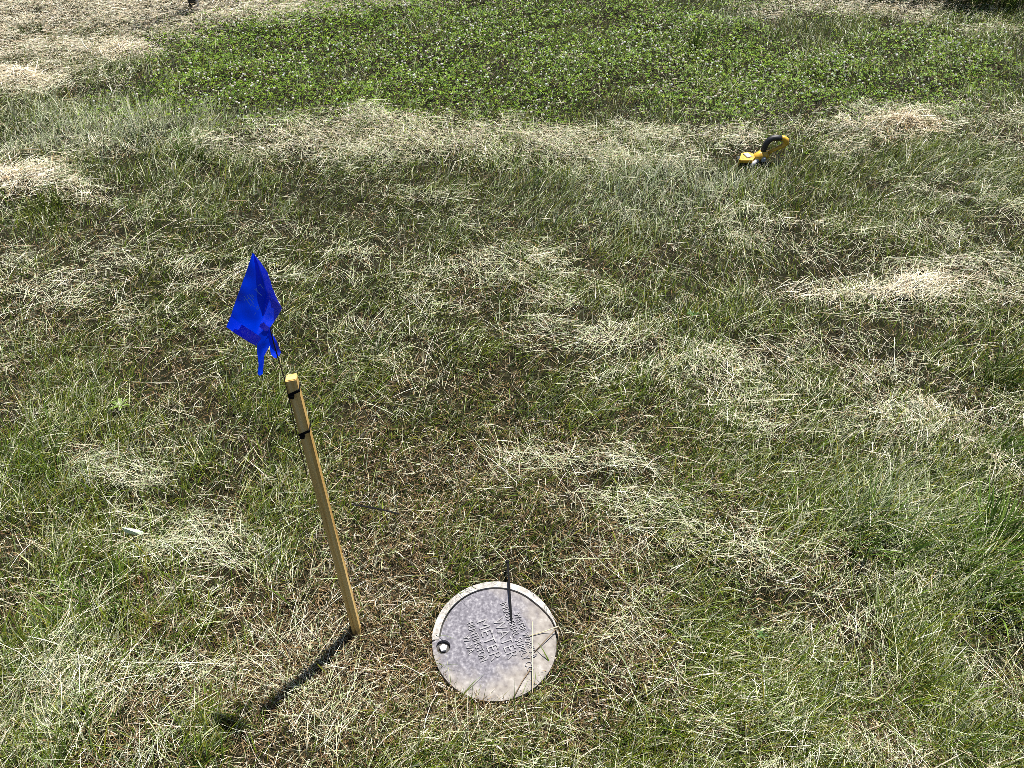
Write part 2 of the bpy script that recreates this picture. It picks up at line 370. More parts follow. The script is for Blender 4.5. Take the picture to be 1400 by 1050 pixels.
def clippings(n, far=False):
    x, y = roots(n, .2 if far else 1.1); f = fields(x, y)
    s = f['straw']
    k = (rng.random(n) < (np.clip(s * .5 - .35 + 1.3 * np.clip(f['bleach'] - .5, 0, .6) * (y > 3.2), 0, 1) if far else np.clip(s * .34, 0, 1))) & keep_clear(x, y, 1.06)
    if far: k &= y > 2.3
    x, y = x[k], y[k]; m = len(x); f = {q: v[k] for q, v in f.items()}; s = s[k]
    thick = .012 + .026 * np.clip(f['height'] - .4, 0, 2) + .022 * np.clip(s - .8, 0, 2.2)
    L = .016 + .09 * rng.random(m) ** 2.2 + .14 * rng.random(m) * (rng.random(m) < .10)
    L *= np.where(f['bleach'] > .6, .75, 1.0)
    az = np.where(rng.random(m) < .45, flow(x, y) + rng.normal(0, .45, m), rng.random(m) * 6.283)
    fl = np.clip(f['flat'], 0, 1); al = rng.random(m) < .75 * fl; az[al] = -0.75 + rng.normal(0, .35, m)[al]
    pitch = rng.normal(.02, .14, m) + .22 * fl * rng.random(m)
    P = np.stack([x - np.cos(az) * L / 2, y - np.sin(az) * L / 2, np.zeros(m)], -1)
    # lie on the turf: height of both ends
    z0 = ground_z(P[:, 0], P[:, 1]); z1 = ground_z(x + np.cos(az) * L / 2, y + np.sin(az) * L / 2)
    P[:, 2] = z0 + .006 + thick * rng.random(m) * pressed(x, y)
    tl = np.pi / 2 - np.arctan2(z1 - z0, L) - pitch
    arc = np.abs(rng.normal(0, .28, m))
    tl -= arc / 2
    col = pal(STRAW_Y, m, .25); bl = rng.random(m) < np.clip(f['bleach'] * .85, 0.02, .95); col[bl] = pal(STRAW_B, m, .2)[bl]
    grn = rng.random(m) < np.clip(.16 + .25 * f['silver'] - .1 * f['bleach'], 0, .5); col[grn] = pal(SILV_GLINT, m, .25)[grn]
    brn = rng.random(m) < .10; col[brn] = pal(BROWN, m)[brn]
    d = np.hypot(x - LID_C.x, y - LID_C.y); rim = (x - LID_C.x) * .8 - (y - LID_C.y) * .3 > .5 * LID_R; ok = d > LID_R + L * .42 * (rng.random(m) > np.where(rim, .16, .03))
    idx = np.where(ok)[0]
    o = ribbons('bleached_clippings' if far else 'dry_clippings', P[idx], az[idx], tl[idx], arc[idx], L[idx], ((.0004 + .0007 * rng.random(m) ** 1.5) * LODW(y))[idx],
                col[idx], (col * 1.08)[idx], 2 if far else 3, M_STRAW, twist=.0, taper=False, swerve=rng.normal(0, .35, m)[idx], roll=rng.normal(0, .7, m)[idx])
    tag(o, 'bleached clippings matted in the far lawn' if far else 'pale dry grass clippings lying criss cross on the turf', None, None, 'stuff')
clippings(560000)
clippings(380000, True)

# ------------------------------------------------------------------ clover leaves and flower heads
def clover(n):
    x, y = roots(n, .8); f = fields(x, y)
    k = (rng.random(n) < np.clip(f['clover'] * .9 - .12, 0, 1)) & keep_clear(x, y, 1.05)
    x, y = x[k], y[k]; m = len(x)
    z = ground_z(x, y) + .015 + .035 * rng.random(m)
    r = (.0046 + .0038 * rng.random(m)) * (1 + .12 * np.clip(y - 3, 0, 3)); a0 = rng.random(m) * 6.283
    tx = rng.normal(0, .28, m); ty = rng.normal(-.05, .28, m)
    Vs, Fs, Cs = [], [], []
    col = pal([(.10, .19, .008), (.14, .235, .010), (.060, .13, .008), (.19, .28, .016)], m, .2)
    base = 0
    for j in range(3):
        a = a0 + j * 2.0944
        def pt(rr, da):
            px_ = rr * r * np.cos(a + da); py_ = rr * r * np.sin(a + da)
            return np.stack([x + px_, y + py_, z + px_ * tx + py_ * ty], -1)
        q = np.stack([pt(.12, 0), pt(.95, -.52), pt(1.0, .0), pt(.95, .52)], 1).reshape(-1, 3)
        Vs.append(q); Fs.append(np.arange(m * 4).reshape(-1, 4) + base); base += m * 4
        Cs.append(np.repeat(col * (1 + .1 * rng.random((m, 1))), 4, 0))
    o = stuff_mesh('clover_leaves', np.concatenate(Vs), np.concatenate(Fs), np.concatenate(Cs), M_CLOVER)
    tag(o, 'dense green clover leaves in the far patch', None, None, 'stuff')
clover(225000)

def clover_heads(n):
    x, y = roots(n, .35); f = fields(x, y)
    dens = np.clip(f['clover'] - .25, 0, 1.6) * (.15 + 1.3 * np.clip(fbm(x * 2.2, y * 2.2, 61) * 2 - .6, 0, 1))
    k = rng.random(n) < dens * .6
    x, y = x[k], y[k]; m = len(x); z = ground_z(x, y) + .045 + .035 * rng.random(m); r = .0044 + .0032 * rng.random(m)
    # each head a small eight sided lumpy ball
    ring = 6; Vt = []
    for (zz, rr) in ((-.5, .6), (.0, 1.0), (.45, .7)):
        for q in range(ring): Vt.append((rr * math.cos(q * 6.283 / ring + zz), rr * math.sin(q * 6.283 / ring + zz), zz))
    Vt.append((0, 0, .62)); Vt = np.array(Vt)
    Ft = []
    for lv in range(2):
        for q in range(ring):
            a, b_ = lv * ring + q, lv * ring + (q + 1) % ring
            Ft += [(a, b_, b_ + ring), (a, b_ + ring, a + ring)]
    for q in range(ring): Ft.append((2 * ring + q, 2 * ring + (q + 1) % ring, 3 * ring))
    Ft = np.array(Ft); nv = len(Vt)
    jit = 1 + .22 * (rng.random((m, nv, 1)) - .5)
    V = (np.stack([x, y, z], -1)[:, None, :] + Vt[None] * r[:, None, None] * jit).reshape(-1, 3)
    F = (Ft[None] + (np.arange(m) * nv)[:, None, None]).reshape(-1, 3)
    c0 = pal([(.78, .78, .70), (.84, .84, .78), (.70, .66, .54)], m, .05)
    o = stuff_mesh('clover_flowers', V, F, np.repeat(c0, nv, 0), M_PETAL)
    tag(o, 'tiny white clover flower heads dotted over the far clover', None, None, 'stuff')
clover_heads(20000)

# ------------------------------------------------------------------ uncut weeds along the far right edge
def weeds():
    A = [at(1090, 0), at(1200, 8), at(1270, 13), at(1340, 19), at(1420, 26), at(1560, 40)]
    n = 8000; t = rng.random(n) * (len(A) - 1); i0 = np.minimum(t.astype(int), len(A) - 2); u = t - i0
    ax = np.array([p.x for p in A]); ay = np.array([p.y for p in A])
    x = ax[i0] * (1 - u) + ax[i0 + 1] * u; y = ay[i0] * (1 - u) + ay[i0 + 1] * u
    dep = rng.random(n) ** 1.3 * .9; y = y + dep + .10 * fbm(x * 4, y * 4, 5); x = x + .35 * dep
    P = np.stack([x, y, ground_z(x, y)], -1)
    col = pal([(.10, .16, .03), (.12, .20, .04), (.15, .21, .05), (.20, .19, .07)], n, .25)
    pale = rng.random(n) < .18; col[pale] = pal(STRAW_B, n)[pale] * .8
    L = .16 + .28 * rng.random(n)
    o = ribbons('tall_weeds', P, rng.random(n) * 6.283, np.abs(rng.normal(.1, .2, n)), np.abs(rng.normal(.6, .5, n)), L,
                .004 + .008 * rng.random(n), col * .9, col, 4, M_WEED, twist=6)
    tag(o, 'dark tall uncut weeds beyond the mown edge', None, None, 'stuff')
weeds()

# ------------------------------------------------------------------ single tufts, weeds and heaps that can be pointed at
def blades_at(name, c, n, spread, Lr, wr, cols, lean=0.0, leanaz=0.0, parent=None, segs=4, m_=None):
    a = rng.random(n) * 6.283; d = spread * np.sqrt(rng.random(n))
    x = c.x + d * np.cos(a); y = c.y + d * np.sin(a)
    P = np.stack([x, y, ground_z(x, y) - .003], -1)
    az = np.where(rng.random(n) < .5, a, leanaz + rng.normal(0, .5, n))
    L = Lr[0] + (Lr[1] - Lr[0]) * rng.random(n); w = wr[0] + (wr[1] - wr[0]) * rng.random(n)
    col = pal(cols, n)
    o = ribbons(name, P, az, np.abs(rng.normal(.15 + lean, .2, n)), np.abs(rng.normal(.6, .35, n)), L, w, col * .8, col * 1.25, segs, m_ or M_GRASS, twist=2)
    return o
BR = [(.09, .16, .022), (.12, .19, .03), (.07, .13, .02)]
DK = [(.045, .075, .014), (.06, .095, .018), (.08, .11, .02)]
for px, py, n, sp, Lr, wr, cols, lab in [
    (950, 66, 60, .05, (.09, .19), (.003, .006), DK, 'tall dark grass tuft standing alone in the far clover'),
    (1364, 520, 90, .05, (.05, .11), (.003, .005), DK, 'dark upright grass tuft near the right edge halfway down'),
    (1360, 775, 380, .15, (.08, .17), (.003, .006), BR, 'bright green long grass tuft at the right edge'),
    (1195, 735, 150, .09, (.07, .15), (.003, .005), BR, 'green grass tuft left of the bright tuft at the right edge'),
    (135, 835, 200, .09, (.05, .10), (.002, .004), BR, 'green grass tuft in the left foreground'),
    (70, 285, 110, .10, (.06, .10), (.003, .006), [(.11, .13, .02), (.13, .15, .03), (.08, .11, .02)], 'olive green grass tuft below the dry heap at the left edge'),
    (262, 212, 90, .08, (.08, .14), (.003, .006), BR, 'arching grass tuft left of the dry windrow'),
    (1385, 620, 80, .05, (.06, .12), (.003, .005), BR, 'grass tuft at the right edge below the dark upright tuft'),
    (40, 46, 70, .10, (.06, .12), (.004, .007), DK, 'dark grass tuft in the bleached grass at the far left corner'),
    (60, 635, 90, .06, (.06, .11), (.002, .004), BR, 'grass tuft by the left edge level with the stake middle'),
]:
    tag(blades_at('grass_tuft', at(px, py), n, sp, Lr, wr, cols, leanaz=-.9), lab, 'grass tuft', 'single tufts of longer grass')

def broadleaf(px, py, n, r, col, lab):
    c = at(px, py); root = empty('broadleaf_weed', (c.x, c.y, float(ground_z(c.x, c.y)))); tag(root, lab, 'weed', 'broad leaved weeds')
    m_ = leafmats.setdefault(col, None) or mat('weed_leaf', col, .45); leafmats[col] = m_
    for k in range(n):
        a = k * 6.283 / n + random.uniform(-.3, .3); Lf = r * random.uniform(.7, 1.1); wd = Lf * .15
        bm = bmesh.new(); rows = []
        for j in range(6):
            t = j / 5; hw = wd * math.sin(math.pi * (t * .86 + .1)) * (1 if j < 5 else .25); z = .012 + Lf * (.75 * t - .55 * t * t); rr = Lf * t
            rows.append([bm.verts.new((rr * math.cos(a) - s * hw * math.sin(a), rr * math.sin(a) + s * hw * math.cos(a), z + (.0 if s == 0 else .12 * hw) + .005)) for s in (-1, 0, 1)])
        for j in range(5):
            for q in range(2): bm.faces.new((rows[j][q], rows[j][q + 1], rows[j + 1][q + 1], rows[j + 1][q]))
        from_bm('leaf', bm, m_, root, True)
leafmats = {}
broadleaf(170, 562, 6, .040, (.13, .20, .03), 'yellow green broadleaf weed left of the stake top')
broadleaf(945, 436, 6, .026, (.045, .11, .02), 'dark green broadleaf weed in mid lawn right of centre')
broadleaf(1040, 868, 5, .022, (.06, .14, .03), 'green broadleaf weed right of the lid')

def heap(px, py, rx, ry, hgt, n, cols, lab, Lr=(.05, .16), aligned=None, w=(.0009, .002)):
    n = int(n * 2.0)
    c = at(px, py); ax = (at(px + rx, py) - c).length; ay = (at(px, py - ry) - at(px, py + ry)).length / 2
    a = rng.random(n) * 6.283; d = np.abs(rng.normal(0, .95, n)) * (.45 + 1.1 * vnoise(a * 1.6 + px, a * 0, 13)); x = c.x + ax * d * np.cos(a); y = c.y + ay * d * np.sin(a)
    x = x + .16 * (fbm(x * 5 + 3, y * 5, 92) - .5); y = y + .13 * (fbm(x * 5, y * 5 + 7, 93) - .5)
    kk = fbm(x * 9, y * 22, 94) + .25 * rng.random(n) > .48 + .20 * d; x, y, d = x[kk], y[kk], d[kk]; n = len(x)
    top = .42 * hgt * np.clip(1 - d, 0, 1) * (.1 + 1.8 * fbm(x * 9, y * 9, 91))
    az = rng.random(n) * 6.283
    if aligned is not None: az = np.where(rng.random(n) < .7, aligned + rng.normal(0, .4, n), az)
    L = Lr[0] + (Lr[1] - Lr[0]) * rng.random(n) ** 1.6
    P = np.stack([x - np.cos(az) * L / 2, y - np.sin(az) * L / 2, ground_z(x, y) + .008 + top * (.25 + .75 * rng.random(n) ** .5)], -1)
    arc = np.abs(rng.normal(0, .5, n)); col = pal(cols, n, .25)
    far = 1 + .14 * max(c.y - 1.2, 0)
    o = ribbons('straw_heap', P, az, np.pi / 2 - arc / 2 + rng.normal(0, .2, n), arc, L, (w[0] + (w[1] - w[0]) * rng.random(n)) * far, col, col * 1.05, 4,
                M_STRAW, twist=0, taper=False, swerve=rng.normal(0, .6, n), roll=rng.normal(0, .8, n))
    tag(o, lab, 'straw heap', 'heaps of raked dry grass')
heap(1240, 170, 80, 16, .11, 1700, STRAW_B[:3] + BROWN[3:5], 'long tan heap of dry grass beyond the yellow tool')
heap(1235, 398, 95, 18, .06, 1500, STRAW_B + STRAW_Y[:2], 'pale tangled straw heap right of centre by the right edge', aligned=.4)
heap(30, 246, 60, 16, .10, 1300, STRAW_B[:4] + BROWN[3:4], 'tan straw heap at the left edge below the long grass')
heap(30, 112, 55, 15, .10, 1200, STRAW_B, 'bleached straw heap at the left edge above the long grass')
heap(150, 72, 50, 8, .07, 800, STRAW_B, 'bleached straw heap near the dark post')

# ------------------------------------------------------------------ meter cover
def arcpts(r, a0, a1, n): return [(r * math.cos(a0 + (a1 - a0) * k / n), r * math.sin(a0 + (a1 - a0) * k / n)) for k in range(n + 1)]
def prism(bm, pts, z0, z1, bevel=0.0):
    b_ = [bm.verts.new((x, y, z0)) for x, y in pts]; t_ = [bm.verts.new((x, y, z1)) for x, y in pts]
    bm.faces.new(b_[::-1]); top = bm.faces.new(t_)
    n = len(pts)
    for k in range(n): bm.faces.new((b_[k], b_[(k + 1) % n], t_[(k + 1) % n], t_[k]))
    if bevel:
        bmesh.ops.bevel(bm, geom=list(top.edges), offset=bevel, segments=2, affect='EDGES', profile=.5)
M_LID = mat('weathered_cover', rough=.85, spec=.25)
na = noise(M_LID, 150, 3); nb = noise(M_LID, 14, 5); nc = noise(M_LID, 420, 2); nd = noise(M_LID, 55, 4)
grey = ramp(M_LID, na.outputs[0], [(.28, (.080, .076, .088)), (.45, (.125, .118, .135)), (.58, (.18, .172, .19)), (.72, (.29, .28, .29))])
tan = ramp(M_LID, nd.outputs[0], [(.30, (.13, .112, .10)), (.40, (.19, .17, .152)), (.58, (.25, .228, .205)), (.75, (.36, .34, .315))])
N, L, b = nodes(M_LID)
tc = N.new('ShaderNodeTexCoord'); sx = N.new('ShaderNodeSeparateXYZ'); L.new(tc.outputs['Object'], sx.inputs[0])
def mth(op, a, b_=None, c_=None):
    q = N.new('ShaderNodeMath'); q.operation = op
    for i, v in enumerate((a, b_, c_)):
        if v is None: continue
        if hasattr(v, 'links'): L.new(v, q.inputs[i])
        else: q.inputs[i].default_value = v
    return q.outputs[0]
dx = mth('ADD', sx.outputs[0], .05 * LID_R); dy = mth('ADD', sx.outputs[1], -.14 * LID_R)
rad = mth('SQRT', mth('ADD', mth('MULTIPLY', dx, dx), mth('MULTIPLY', dy, dy)))
rad = mth('DIVIDE', rad, LID_R)
fac = mth('ADD', rad, mth('MULTIPLY', mth('SUBTRACT', nb.outputs[0], .5), .9))
fac = mth('ADD', fac, mth('MULTIPLY', sx.outputs[0], 1.5))
fr = ramp(M_LID, fac, [(.62, (0, 0, 0)), (.92, (1, 1, 1))])
L.new(mixc(M_LID, fr.outputs[0], grey.outputs[0], tan.outputs[0]), b.inputs['Base Color'])
bump(M_LID, na.outputs[0], .5, .0015)
M_FRAME = mat('cover_frame_stone', rough=.9, spec=.2)
nf = noise(M_FRAME, 120, 4); rf = ramp(M_FRAME, nf.outputs[0], [(.3, (.20, .185, .165)), (.5, (.33, .31, .285)), (.7, (.45, .43, .41))])
N, L, b = nodes(M_FRAME); L.new(rf.outputs[0], b.inputs['Base Color']); bump(M_FRAME, nf.outputs[0], .5, .0015)
M_LETTER = mat('lit_letter_tops', rough=.8, spec=.25)  # worn letters paler than the lid, their lit tops put into the colour
nl = noise(M_LETTER, 120, 3); rl_ = ramp(M_LETTER, nl.outputs[0], [(.3, (.17, .16, .17)), (.55, (.26, .25, .255)), (.75, (.38, .36, .36))])
N, L, b = nodes(M_LETTER); L.new(rl_.outputs[0], b.inputs['Base Color'])
M_DARKIRON = mat('dark_iron', (.025, .022, .02), .7)
M_BOLT = mat('worn_bolt_metal', (.72, .72, .72), .45, .35)

mc = empty('meter_cover', (LID_C.x, LID_C.y, .004), (R(1.5), R(0), 0))
tag(mc, 'round weathered water meter lid set in the turf near the stake', 'meter cover')
A0, A1 = R(182), R(28)
bm = bmesh.new(); prism(bm, arcpts(LID_R * .985, 0, 6.2832 * 71 / 72, 71), -.055, -.011); from_bm('base_ring', bm, M_DARKIRON, mc)
ri, ro, rl = LID_R - .0155, LID_R * 1.0, LID_R - .0200
def sm(a, b_, x): t = min(max((x - a) / (b_ - a), 0), 1); return t * t * (3 - 2 * t)
A1 = R(4)
def ring_in(th): return ri + (ro - .0015 - ri) * (1 - sm(R(4), R(48), th))         # the frame thins out towards the right
def polar(rf, a0, a1, n): return [(rf(a0 + (a1 - a0) * k / n) * math.cos(a0 + (a1 - a0) * k / n), rf(a0 + (a1 - a0) * k / n) * math.sin(a0 + (a1 - a0) * k / n)) for k in range(n + 1)]
bm = bmesh.new(); prism(bm, arcpts(ro, A0, A1, 80) + polar(ring_in, A1, A0, 80), -.03, .0035, .0006); from_bm('frame_ring', bm, M_FRAME, mc)
# lid outline: small radius where the frame ring shows, full radius elsewhere, a round notch for the bolt
B = Vector(((607 - 677) / 86 * LID_R, (874 - 886.5) / 84 * LID_R)); br = .0165
pts = polar(lambda t: ring_in(t) - .0042, R(179), R(3), 80) + polar(lambda t: LID_R * .995 - .004 * sm(R(-30), R(1), t), R(1), R(-176), 90)
bm = bmesh.new(); prism(bm, pts, -.02, .002, .0010); lid = from_bm('lid', bm, M_LID, mc)
# bolt pocket: a round cut through the lid
bm = bmesh.new(); prism(bm, [(B.x + br * math.cos(k * .2618), B.y + br * math.sin(k * .2618)) for k in range(24)], -.0085, .03)
cut = from_bm('bolt_cut', bm, None)
mod = lid.modifiers.new('cut', 'BOOLEAN'); mod.operation = 'DIFFERENCE'; mod.object = cut; mod.solver = 'EXACT'
cut.parent = mc
dg = bpy.context.evaluated_depsgraph_get(); nm = bpy.data.meshes.new_from_object(lid.evaluated_get(dg)); lid.modifiers.clear(); lid.data = nm
if not nm.materials: nm.materials.append(M_LID)
bpy.data.objects.remove(cut)
bm = bmesh.new(); prism(bm, [(B.x + (br - .001) * math.cos(k * .2618), B.y + (br - .001) * math.sin(k * .2618)) for k in range(24)], -.012, -.008); from_bm('bolt_pocket', bm, M_DARKIRON, mc)
bm = bmesh.new(); prism(bm, [(B.x + .0092 * math.cos(k * 1.2566 + 1.75), B.y + .0092 * math.sin(k * 1.2566 + 1.75)) for k in range(5)], -.0078, .0005, .0008); from_bm('pentagon_bolt', bm, M_BOLT, mc)

def lettering(txt, cx, cy, length, cap, ang=-69.0, squeeze=None, parent=lid, z=.0018, depth=.0032, m_=None):
    cu = bpy.data.curves.new('lettering', 'FONT'); cu.body = txt; cu.align_x = 'CENTER'; cu.align_y = 'CENTER'
    cu.size = 1.0; cu.extrude = .5; cu.resolution_u = 3; cu.space_character = 1.05; cu.offset = -0.006
    o = bpy.data.objects.new('lettering_curve', cu); COL.objects.link(o)
    dg = bpy.context.evaluated_depsgraph_get(); me = bpy.data.meshes.new_from_object(o.evaluated_get(dg)); bpy.data.objects.remove(o)
    xs = [v.co.x for v in me.vertices]; ys = [v.co.y for v in me.vertices]
    wx, wy = max(xs) - min(xs), max(ys) - min(ys); mx, my = (max(xs) + min(xs)) / 2, (max(ys) + min(ys)) / 2
    for v in me.vertices:
        v.co = Vector(((v.co.x - mx) / wx * length, (v.co.y - my) / wy * cap, (v.co.z + .5) * depth))
    me.name = 'lettering'
    t = link('lettering', me, m_ or M_LETTER, parent); t.location = (cx, cy, z); t.rotation_euler = (0, 0, R(ang))
    return t
Rl = LID_R
for txt, cx, cy, ln, cap in [
    ('WATER', .165, .0, .71, .18), ('METER', -.09, -.03, .70, .175), ('WATER WORKS &', .485, .05, .80, .10),
    ('INDUSTRIAL SUPPLY CO.', .35, .02, 1.26, .11), ('HUNTINGTON', -.285, -.06, .68, .115), ('W. VA.', -.41, -.12, .32, .11)]:
    lettering(txt, cx * Rl, cy * Rl, ln * Rl, cap * Rl)

# ------------------------------------------------------------------ wooden stake and its cable ties
M_WOOD = mat('pale_pine', rough=.7, spec=.25)
nw = noise(M_WOOD, 1.0, 5, .6, 'Object', .4, (140, 140, 3.0)); nw2 = noise(M_WOOD, 1.0, 3, .5, 'Object', .2, (420, 420, 9))
rw = ramp(M_WOOD, nw.outputs[0], [(.33, (.28, .14, .030)), (.43, (.56, .34, .10)), (.56, (.68, .45, .16)), (.72, (.72, .53, .25))])
N, L, b = nodes(M_WOOD); L.new(rw.outputs[0], b.inputs['Base Color'])
M_TIE = mat('black_nylon', (.008, .008, .009), .85, spec=.06)
M_WIRE = mat('dark_wire', (.03, .025, .022), .4, .6)
T = at_y(398, 516, STAKE_B.y + .05)
axis_v = (T - STAKE_B); SL = axis_v.length
stake = empty('survey_stake', STAKE_B); q = Vector((0, 0, 1)).rotation_difference(axis_v); stake.rotation_mode = 'QUATERNION'; stake.rotation_quaternion = q @ Matrix.Rotation(R(8), 4, 'Z').to_quaternion()
tag(stake, 'upright square wooden stake with black cable ties beside the meter lid', 'stake')
hw = .0092
bm = bmesh.new()
sec = [(-hw, -hw), (hw, -hw), (hw, hw), (-hw, hw)]
lv = []
for z, s, dz in ((-.12, .95, 0), (0, 1.0, 0), (SL * .35, .99, 0), (SL * .7, 1.0, 0), (SL, 1.0, .0)):
    lv.append([bm.verts.new((x * s, y * s, z + (.002 if (z == SL and x > 0) else 0))) for x, y in sec])
bm.faces.new(lv[0][::-1]); bm.faces.new(lv[-1])
for a, b_ in zip(lv, lv[1:]):
    for k in range(4): bm.faces.new((a[k], a[(k + 1) % 4], b_[(k + 1) % 4], b_[k]))
ed = [e for e in bm.edges if abs((e.verts[0].co - e.verts[1].co).z) > .05 or min(e.verts[0].co.z, e.verts[1].co.z) > SL - .003]
bmesh.ops.bevel(bm, geom=ed, offset=.0013, segments=2, affect='EDGES')
from_bm('post', bm, M_WOOD, stake)
def tube(bm, pts, r, n=8, cap=True):
    pts = [Vector(p) for p in pts]; rings = []
    for i, p in enumerate(pts):
        d = (pts[min(i + 1, len(pts) - 1)] - pts[max(i - 1, 0)]).normalized()
        u = d.orthogonal().normalized() if i == 0 else (u - d * u.dot(d)).normalized()
        v = d.cross(u); rr = r[i] if isinstance(r, (list, tuple)) else r
        rings.append([bm.verts.new(p + (u * math.cos(k * 6.2832 / n) + v * math.sin(k * 6.2832 / n)) * rr) for k in range(n)])
    for a, b_ in zip(rings, rings[1:]):
        for k in range(n): bm.faces.new((a[k], a[(k + 1) % n], b_[(k + 1) % n], b_[k]))
    if cap: bm.faces.new(rings[0][::-1]); bm.faces.new(rings[-1])
def boxm(bm, c, s, rot=None, bev=0.0):
    r = bmesh.ops.create_cube(bm, size=1.0); vs = r['verts']
    for v in vs:
        v.co = Vector((v.co.x * s[0], v.co.y * s[1], v.co.z * s[2]))
    if bev: 
        es = list({e for v in vs for e in v.link_edges}); rr = bmesh.ops.bevel(bm, geom=es, offset=bev, segments=2, affect='EDGES'); vs = list({v for f in rr['faces'] for v in f.verts} | {v for v in vs if v.is_valid})
    M = Matrix.Translation(c) @ (rot.to_4x4() if rot else Matrix.Identity(4))
    for v in vs: v.co = M @ v.co
for zt in (SL - .026, SL - .118):
    bm = bmesh.new(); h2 = hw + .0013
    loop = [(-h2, -h2), (h2, -h2), (h2, h2), (-h2, h2)]
    lo = []; hi = []
    for x, y in loop:
        dz = .004 * (1 if x > 0 else -1)
        lo.append((bm.verts.new((x, y, zt - .0024 + dz)), bm.verts.new((x * .88, y * .88, zt - .0024 + dz))))
        hi.append((bm.verts.new((x, y, zt + .0024 + dz)), bm.verts.new((x * .88, y * .88, zt + .0024 + dz))))
    for k in range(4):
        j = (k + 1) % 4
        bm.faces.new((lo[k][0], lo[j][0], hi[j][0], hi[k][0])); bm.faces.new((hi[k][0], hi[j][0], hi[j][1], hi[k][1])); bm.faces.new((lo[j][0], lo[k][0], lo[k][1], lo[j][1]))
    tie = from_bm('tie_band', bm, M_TIE, stake)
    bm = bmesh.new(); boxm(bm, Vector((-hw * .45, -h2 - .002, zt - .005)), (.0085, .006, .0085), Matrix.Rotation(.25, 3, 'Y'), .001)
    from_bm('tie_head', bm, M_TIE, tie)

# ------------------------------------------------------------------ blue marker flag on its wire
Yf = T.y + .012
def fl(px, py, d=0.0): return at_y(px, py, Yf + d)
M_FLAG = mat('blue_plastic_film', (.0, .016, .62), .3, spec=.5)
N, L, b = nodes(M_FLAG)
nz = noise(M_FLAG, 14, 1, .5, 'Object', .8); bump(M_FLAG, nz.outputs[0], .3, .01)
tr = N.new('ShaderNodeBsdfTranslucent'); tr.inputs['Color'].default_value = (.0, .05, .92, 1)
xs = N.new('ShaderNodeMixShader'); xs.inputs[0].default_value = .5
L.new(b.outputs[0], xs.inputs[1]); L.new(tr.outputs[0], xs.inputs[2]); L.new(xs.outputs[0], N['Material Output'].inputs['Surface'])
M_PRINT = mat('faded_print', (.20, .36, .80), .6)
flag = empty('marker_flag', fl(388, 520)); tag(flag, 'blue plastic marker flag on a wire tied to the wooden stake', 'marker flag')
FO = flag.location.copy()
def sheet(name, rows, thick=.0006, sub=2, parent=flag, wob=.0015):
    """rows of (px, py, depth) points with equal counts -> a draped sheet"""
    bm = bmesh.new(); g_ = [[bm.verts.new(fl(*p) - FO) for p in r] for r in rows]
    for a, b_ in zip(g_, g_[1:]):
        for k in range(len(a) - 1):
            vs = [a[k], a[k + 1], b_[k + 1], b_[k]]
            bm.faces.new(vs)
    for _ in range(sub):
        bmesh.ops.subdivide_edges(bm, edges=bm.edges[:], cuts=1, use_grid_fill=True, smooth=.0)
    for v in bm.verts:
        v.co.y += wob * math.sin(v.co.x * 140 + v.co.z * 60) * .6 + wob * math.sin(v.co.z * 170 - v.co.x * 40) * .4
    me = bpy.data.meshes.new(name); bmesh.ops.recalc_face_normals(bm, faces=bm.faces); bm.to_mesh(me); bm.free()
    o = link(name, me, M_FLAG, parent, True)
    return o
# main sheet, folded down its right side
main = sheet('flag_sheet', [
    [(345.0, 346.0, .006), (346.0, 345.8, .004), (347.0, 346.2, .002), (348.0, 347.5, .006)],
    [(335.5, 375, .004), (346, 376, .000), (357.0, 375.5, -.006), (365.5, 371.5, .010)],
    [(325.5, 402, .002), (342, 404, -.004), (363.0, 402.0, -.013), (374.5, 401, .006)],
    [(316.0, 430, -.002), (336, 434, -.008), (358.0, 436.0, -.014), (370.5, 424, -.004)],
    [(309.6, 446.5, -.004), (328, 459, -.006), (347, 463.5, -.011), (362.5, 449.5, -.006)]], parent=flag)
sheet('flag_hem', [
    [(310.0, 447, -.012), (321, 455.5, -.014), (334, 464, -.016), (349.6, 473.0, -.018)],
    [(316.0, 433.0, -.014), (330, 443, -.020), (344, 452, -.024), (358, 462.0, -.024)]], parent=main, wob=.0005)
sheet('flag_flap', [
    [(372.5, 394, -.010), (375.5, 400, -.008), (377.5, 407.0, .000)],
    [(369.0, 408, -.022), (378, 414, -.012), (385.6, 422.2, .000)],
    [(361.0, 432, -.028), (370, 435, -.020), (377, 436.5, -.010)],
    [(354.5, 446.5, -.028), (359, 451, -.024), (365, 454.0, -.018)]], parent=main, wob=.001)
sheet('torn_strip', [
    [(349.5, 452, .008), (358, 447, .008), (366, 442, .010)],
    [(350.5, 466, .004), (358, 461, .003), (366, 455, .006)],
    [(351.5, 478, .002), (359, 476, -.003), (369, 472, .004)],
    [(353.0, 491, .001), (356.5, 489, -.003), (361, 487, .000)],
    [(353.5, 501, -.003), (357, 501, -.004), (360.5, 500, -.001)],
    [(352.0, 511, -.004), (355, 514, -.004), (359.5, 511, -.002)]], parent=flag)
sheet('torn_strip', [
    [(362, 442, .012), (366.0, 440, .012), (369, 440, .012)],
    [(366.0, 455, .008), (369.5, 453, .006), (372.5, 456, .008)],
    [(368.0, 470, .002), (374.5, 466, -.003), (378, 466, .002)],
    [(370.5, 485, .001), (377.5, 482, -.002), (384.5, 481, .004)],
    [(374.0, 489.5, .002), (377.5, 490.5, -.001), (382.0, 486, .003)]], parent=flag)
bm = bmesh.new()
wp = [fl(352, 385, .016), fl(363, 425, .012), fl(369.5, 449, .006), fl(374.5, 470, -.006), fl(381.5, 494, -.004), fl(388.5, 516, .006), fl(391.5, 528, .012), fl(409, 608, .014), fl(420, 650, .014)]
tube(bm, [p - FO for p in wp], .0011, 6); from_bm('wire', bm, M_WIRE, flag, True)
